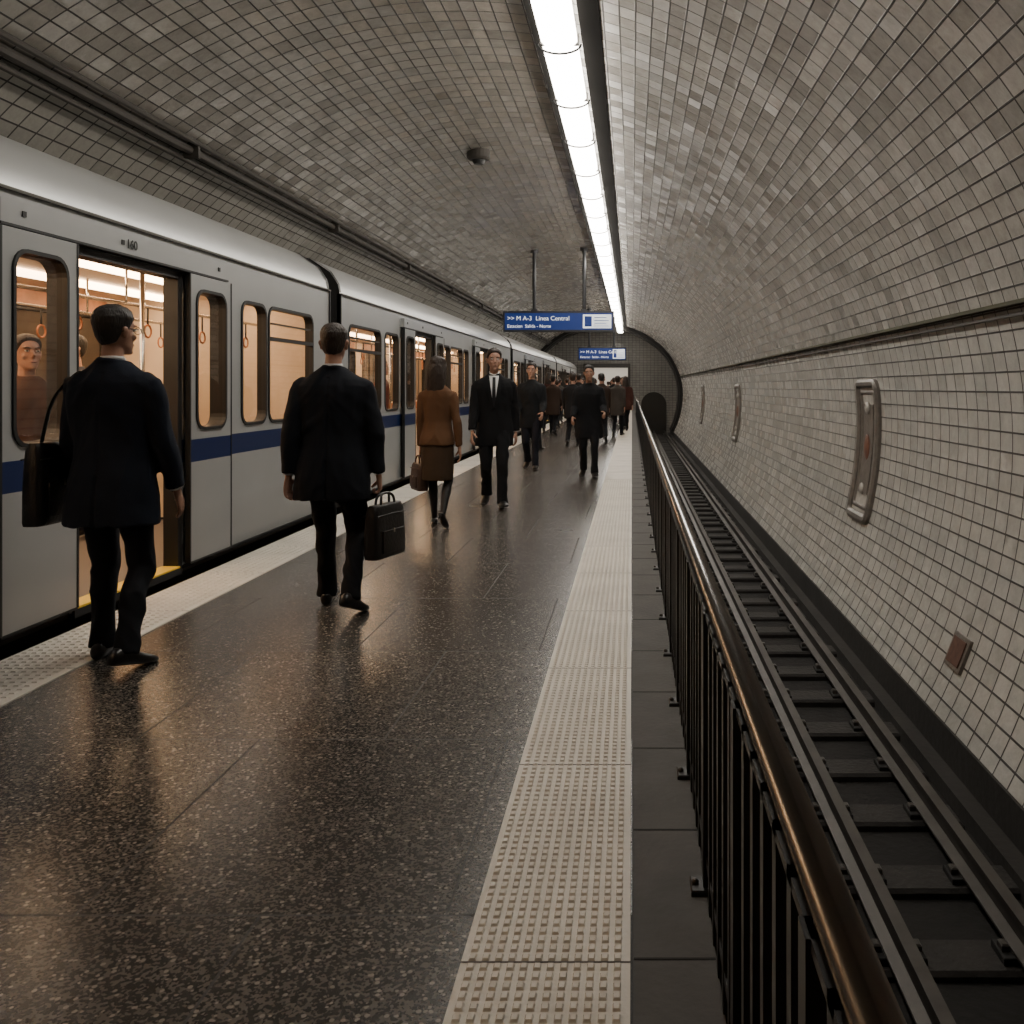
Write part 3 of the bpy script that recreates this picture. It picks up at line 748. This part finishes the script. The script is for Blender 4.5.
    if outfit in('suit','coat') and det and shirt:
        mb=MB(); zb=1.13 if outfit=='suit' else 1.32
        N=10
        def wv(z): return .004+.052*((z-zb)/(1.47-zb))**.85 if z>zb else .004
        def vband(f0,f1,off,mat,z0=zb,z1=1.485):
            rings=[]
            for i in range(N+1):
                z=z0+(z1-z0)*i/N; a,b=f0(z),f1(z)
                m=(a+b)/2
                rings.append([front(a,z,off-.012),front(a,z,off),front(m,z,off+.001),front(b,z,off),front(b,z,off-.012)])
            mb.loft(rings,mat)
        vband(lambda z:-wv(z),lambda z:wv(z),.012,m_shirt)
        if tie: vband(lambda z:-.018-.012*(1.4-z),lambda z:.018+.012*(1.4-z),.019,cloth(tie,.1,.5),z1=1.47)
        for s in (-1,1):
            vband(lambda z:s*(wv(z)-.004),lambda z:s*(wv(z)+.012+.028*math.sin(math.pi*min(1,max(0,(z-zb)/(1.44-zb))))),.020,jm)
        mb.obj('shirt_front_and_lapels',R,smooth=False)
    mb=MB()
    if outfit in('suit',) and shirt:
        cr=[T((.053*math.cos(a),-.012+.053*math.sin(a),1.525-.030*max(0,math.sin(a)))) for a in [2*math.pi*j/20 for j in range(21)]]
        mb.tube(cr,[(.010,.006)]*21,m_shirt,ref=(0,0,1),seg=8)
    if det and outfit=='suit' and shirt:
        for sh,e_,w_,d2 in AJ: mb.tube([T(w_-d2*.02),T(w_+d2*.010)],.032,m_shirt,seg=14)
    if mb.v: mb.obj('shirt_collar_and_cuffs',R,smooth=True)
    mb=MB()
    for i,(sh,e_,w_,d2) in enumerate(AJ):
        s=(-1,1)[i]; o3=T(w_+d2*.025); z=(T(w_)-T(e_)).normalized()
        palm=Vector((-s,-.25,0)); palm=(palm-z*palm.dot(z)).normalized(); x=palm.cross(z); 
        if x.y<0: x=-x
        Mx=Matrix.Translation(o3)@Matrix(((x.x,palm.x,z.x,0),(x.y,palm.y,z.y,0),(x.z,palm.z,z.z,0),(0,0,0,1)))
        hand(mb,Mx,arms[i][3],sm)
    remesh(mb,'hands',R,sm,.004 if det==2 else (.006 if det else None),1)
    hp=T((0,.004,1.545)); HMx=Matrix.Translation(hp)@Matrix.Rotation(hyaw,4,'Z')@Matrix.Rotation(-hpitch,4,'X')
    hs=1.0 if not fem else .96
    HMx=HMx@Matrix.Scale(hs,4)
    def put(src,dst,mat): dst.add([HMx@Vector(v) for v in src.v],src.f,mat)
    l=MB(); head_loft(l,sm,lambda x,y,z:0)
    l.tube([(0,.083,.128),(0,.096,.108),(0,.108,.090),(0,.098,.080)],[(.007,.007),(.009,.009),(.014,.010),(.015,.006)],sm,seg=10,rnd=True)
    l.sphere((0,.085,.052),(.024,.010,.006),sm); l.sphere((0,.084,.043),(.020,.010,.006),sm)
    l.sphere((0,.080,.012),(.020,.012,.012),sm)
    for s in (-1,1):
        l.sphere((s*.033,.078,.146),(.022,.010,.006),sm); l.sphere((s*.040,.066,.088),(.020,.016,.018),sm)
        l.sphere((s*.077,-.008,.108),(.010,.018,.032),sm,10,8); l.sphere((s*.085,-.014,.122),(.008,.016,.018),sm,10,8)
    mb=MB(); put(l,mb,sm)
    nr=.050 if not fem else .042
    mb.tube([T((0,-.026,1.43)),T((0,-.020,1.50)),HMx@Vector((0,-.016,.02)),HMx@Vector((0,-.014,.07))],[nr+.008,nr+.001,nr,nr-.004],sm,seg=16)
    remesh(mb,'head',R,sm,.0055 if det==2 else .008,1)
    mb=MB(); l=MB()
    for s in (-1,1):
        l.sphere((s*.033,.0795,.124),(.014,.008,.0075),m_eye,10,6); l.sphere((s*.033,.0865,.124),(.006,.003,.006),m_iris,8,5)
    mb.v=[tuple(HMx@Vector(v)) for v in l.v]; mb.f=l.f; mb.m=l.m; mb.mats=l.mats
    l2=MB()
    for s in (-1,1): l2.tube([(s*.014,.090,.141),(s*.032,.092,.147),(s*.052,.078,.143)],[.003,.004,.0025],hm,seg=6)
    mb.add([HMx@Vector(v) for v in l2.v],l2.f,hm)
    l3=MB(); l3.sphere((0,.0915,.0475),(.022,.005,.0035),m_iris,8,5); 
    mb.add([HMx@Vector(v) for v in l3.v],l3.f,M_lip)
    if glasses:
        l4=MB()
        for s in (-1,1):
            l4.tube([(s*.034+.024*math.cos(a),.100,.122+.018*math.sin(a)) for a in [2*math.pi*i/14 for i in range(15)]],.0022,m_rub,seg=6,ref=(0,1,0))
            l4.tube([(s*.058,.100,.126),(s*.084,.04,.128),(s*.088,-.015,.126),(s*.084,-.03,.112)],.0025,m_rub,seg=6)
        l4.tube([(-.010,.104,.124),(.010,.104,.124)],.0022,m_rub,seg=6)
        mb.add([HMx@Vector(v) for v in l4.v],l4.f,m_rub)
    mb.obj('face_details',R,smooth=True)
    l=MB()
    ns=random.uniform(0,20)
    def ho(x,y,z):
        nz=noise.noise(Vector((x*22+ns,y*22,z*14))); nf=noise.noise(Vector((x*110,y*110+ns,z*40)))
        t=_sm((z-hairline(y)+.006*nz)/.022); th=.0065+.012*_sm((z-.13)/.08)+.004*nz
        if hl=='thin': th*=.6
        return t*th-(1-t)*.010+ (.0032*nf if t>.1 else 0)
    head_loft(l,hm,ho,n=56 if det else 28,rg=56 if det else 28)
    mb=MB(); put(l,mb,hm)
    if hl=='long':
        mb.tube([HMx@Vector((0,-.035,.20)),HMx@Vector((0,-.075,.13)),HMx@Vector((0,-.085,.04)),HMx@Vector((.005,-.085,-.05)),HMx@Vector((.008,-.088,-.12)),HMx@Vector((.01,-.085,-.17))],
                [(.06,.04),(.080,.048),(.088,.045),(.098,.036),(.088,.026),(.045,.012)],hm,seg=18,sub=3)
        for s in (-1,1):
            mb.tube([HMx@Vector((s*.045,.03,.20)),HMx@Vector((s*.074,.005,.14)),HMx@Vector((s*.078,-.02,.05)),HMx@Vector((s*.080,-.04,-.05)),HMx@Vector((s*.06,-.05,-.12))],[(.03,.02),(.034,.018),(.04,.022),(.035,.02),(.015,.01)],hm,ref=(0,1,0),seg=12,sub=3)
    if hl=='long': remesh(mb,'hair',R,hm,.007,1,folds=.006,fscale=24)
    else: mb.obj('hair',R,smooth=True)
    R['hand_l']=tuple(T(AJ[0][2]+AJ[0][3]*.10)); R['hand_r']=tuple(T(AJ[1][2]+AJ[1][3]*.10))
    R['sh_l']=tuple(T(AJ[0][0]));R['sh_r']=tuple(T(AJ[1][0]))
    bpy.context.view_layer.update()
    return R
M_lip=M('lip_tone',(.22,.085,.07),.5)
def wpos(R,key): return R.matrix_world@Vector(R[key])

NAVY=(.0090,.0135,.0245); CHAR=(.0090,.0110,.0165); BLK=(.0062,.0065,.0082)
m_leather=M('black_bag_leather',(.008,.007,.007),.42,bump=(60,.3))
m_brl=M('brown_bag_leather',(.04,.018,.010),.45,bump=(60,.3))
m_metal=M('bag_buckle',(.3,.27,.22),.35,1.)
def bag(name,c,yaw,L,Tk,H,mat,handle,hz,strap=None,soft=.03):
    e=empty(name,c,yaw); mb=MB(); rings=[]
    for z,k in ((0,.86),(.015,.97),(H*.35,1.03),(H*.7,.98),(H*.90,.84),(H*.98,.66),(H,.50)):
        ring=[]
        for j in range(28):
            a=2*math.pi*j/28; c_,s_=math.cos(a),math.sin(a)
            ring.append((Tk/2*k*math.copysign(abs(c_)**.5,c_)*(1-.12*(z/H)),L/2*(1-.06*(z/H)-(.06 if z>H*.95 else 0))*math.copysign(abs(s_)**.40,s_),z))
        rings.append(ring)
    mb.loft(rings,mat)
    for s in (-1,1):
        mb.box(s*Tk*.50-.006,s*Tk*.50+.006,-L*.34,L*.34,H*.10,H*.52,mat)
        mb.box(s*Tk*.53-.003,s*Tk*.53+.003,-.010,.010,H*.46,H*.54,m_metal)
        mb.tube([(s*Tk*.40,-L*.46,H*.80),(s*Tk*.44,0,H*.82),(s*Tk*.40,L*.46,H*.80)],.005,mat,seg=6)
    mb.obj('bag_body',e,smooth=True,bevel=.005)
    m2=MB(); top=H*.97
    if handle:
        for s in (-1,1):
            m2.tube([(s*.02,-L*.22,top-.03),(s*.016,-L*.20,top+hz*.6),(s*.004,-.035,top+hz),(s*.004,.035,top+hz),(s*.016,L*.20,top+hz*.6),(s*.02,L*.22,top-.03)],.008,mat,seg=8,sub=4)
        for y in (-L*.22,L*.22): m2.box(-.026,.026,y-.012,y+.012,top-.05,top-.02,m_metal)
    if m2.v: m2.obj('handles',e,smooth=True)
    return e
P1=person('businessman',(-2.55,4.42,0),-.05,1.75,legs=((.10,-.0),(-.15,.22)),legabd=(.03,.08),arms=((.10,.14,.45,.4),(.14,.17,.22,.35)),jc=NAVY,tc=(.0068,.0078,.0115),hair='black',skin='tan',hyaw=-.32,glasses=True,wide=1.13,twist=-.06)
s=P1.matrix_world@Vector(P1['sh_l'])
bx=(s.x-.135,s.y+.02,.68)
B=bag('shoulder_bag',bx,0,.34,.12,.40,m_leather,False,.0)
mb=MB()
for dy in (-.09,.09):
    mb.tube([(.0,dy,.36),(.015,dy*.9,.46),(.035,dy*.7,.58),(.065,dy*.4,.66),(s.x-bx[0]+.01,dy*.25,s.z-.68+.070),(s.x-bx[0]+.06,dy*.3,s.z-.68+.066)],[(.016,.004)]*6,m_leather,seg=8,sub=4,ref=(0,1,0))
mb.obj('straps',B,smooth=True)
P2=person('businessman',(-1.81,5.45,0),-.02,1.745,legs=((.18,-.10),(-.17,.34)),legabd=(.01,.09),arms=((-.16,.17,.20,.5),(.06,.20,.10,1.25)),jc=CHAR,tc=BLK,hair='brown',hl='thin',skin='light',hyaw=.1,wide=1.12,twist=.07)
hr=wpos(P2,'hand_r'); bag('briefcase',(hr.x+.03,hr.y,hr.z-.02-.34-.055),-.3,.34,.12,.32,m_leather,True,.07)
P3=person('woman_in_brown_jacket',(-1.88,8.70,0),-.03,1.66,legs=((.14,.0),(-.22,.60)),legabd=(-.03,.02),arms=((.10,.10,.15,1.2),(-.18,.22,.30,.4)),jc=(.105,.052,.025),tc=(.050,.031,.018),outfit='skirt',hair='brown',hl='long',skin='light',hyaw=-.15)
hl_=wpos(P3,'hand_l'); bag('handbag',(hl_.x-.02,hl_.y,hl_.z-.02-.26-.06),.5,.32,.12,.26,m_brl,True,.08)
P4=person('businessman',(-1.56,10.2,0),math.pi+.12,1.80,legs=((.22,-.15),(-.20,.40)),arms=((-.18,.14,.18,.4),(.16,.14,.28,.4)),jc=BLK,tc=BLK,hair='brown',tie=(.005,.005,.008),skin='light',hyaw=.12,wide=1.05)
P5=person('commuter_in_dark_jacket',(-1.66,14.9,0),math.pi-.05,1.77,legs=((.22,-.1),(-.18,.35)),arms=((.15,.10,.8,.5),(.10,.12,.7,.5)),jc=(.010,.011,.013),tc=(.008,.009,.015),outfit='suit',shirt=False,hair='black',det=1,skin='light')
P6=person('commuter_in_dark_coat',(-.65,13.6,0),math.pi+.02,1.68,legs=((.15,-.1),(-.14,.3)),arms=((.25,.18,1.0,.6),(.15,.18,.8,.6)),jc=BLK,tc=BLK,outfit='coat',shirt=False,hair='black',hl='short',det=1,skin='tan',wide=1.05)
P7=person('train_passenger',(-3.70,5.50,.05),math.pi+.95,1.62,arms=((.0,.1,.2,.3),(.1,.05,.9,.8)),jc=(.08,.038,.022),tc=(.03,.025,.02),hair='brown',det=1,skin='light',shirt=False,hpitch=-.1,wide=.95)
person('train_passenger',(-4.7,7.6,.05),math.pi-.6,1.74,jc=(.03,.03,.04),hair='black',det=0,shirt=False)
person('train_passenger',(-4.5,9.0,.05),2.0,1.70,jc=(.10,.06,.04),hair='black',det=0,shirt=False)
person('train_passenger',(-4.0,11.6,.05),2.4,1.74,jc=(.03,.03,.04),hair='black',det=0,shirt=False)
person('train_passenger',(-3.9,14.0,.05),-1.6,1.72,jc=(.16,.05,.03),hair='brown',det=0,shirt=False)
cols=[(.010,.010,.012),(.016,.018,.024),(.045,.016,.014),(.035,.022,.016),(.014,.020,.04),(.05,.042,.036),(.010,.010,.011)]
crowd=[(-2.1,19.0,0),(-2.45,22.5,0),(-1.35,20.5,0),(-2.2,25.,0),(-1.3,27,math.pi),(-.95,29,0),(-.40,25,0),(-2.5,30,0),(-.5,33,math.pi),(-1.2,36,0),(-1.9,34,math.pi),(-.3,38,0),(-.9,41,math.pi),(-2.2,40,0),(-.32,31,math.pi),(-1.5,44,0),(-.20,27.5,0),
 (-.75,22,0),(-1.75,29.5,0),(-1.4,32,0),(-1.1,46,0),(-.4,43,0),(-1.9,47,0),(-.25,35,0),(-2.3,36,0),(-.75,37.5,0),(-2.5,27,0),(-2.75,34,0),(-1.6,38.5,0),(-.55,48,0),(-2.6,43,0),(-2.0,44.5,math.pi),(-.25,46,0),(-1.3,49,0),(-2.4,49,0),(-2.75,38,0),(-2.7,46,0)]
for i,(x,y,a) in enumerate(crowd):
    fl=1 if i%2 else -1
    c=cols[(i*3+1)%7]
    if i==16: c=(.06,.022,.016)
    person('distant_commuter',(x,y,0),a+random.uniform(-.25,.25),random.uniform(1.60,1.80),legs=((.22*fl,-.1 if fl>0 else .4),(-.22*fl,.4 if fl>0 else -.1)),arms=((-.25*fl,.1,.3,.4),(.25*fl,.1,.3,.4)),
        jc=c,tc=(.009,.010,.013),outfit='coat' if i%3==0 else 'suit',shirt=False,hair=random.choice(('black','brown','brown')),hl='long' if i in(16,4,9,19,26) else 'short',det=0,skin=random.choice(('light','tan')))
# ------------------------------------------------------------------ world + camera
w=bpy.data.worlds.new('World'); SC.world=w; w.use_nodes=True; w.node_tree.nodes['Background'].inputs[0].default_value=(.02,.02,.02,1)
cam=bpy.data.cameras.new('camera'); co=bpy.data.objects.new('camera',cam); COL.objects.link(co)
co.location=(0,0,1.35); co.rotation_euler=(math.pi/2,0,0); cam.sensor_width=36; cam.lens=900/1024*36
cam.shift_x=-120/1024; cam.shift_y=-125/1024; cam.clip_start=.02; cam.clip_end=200
SC.camera=co
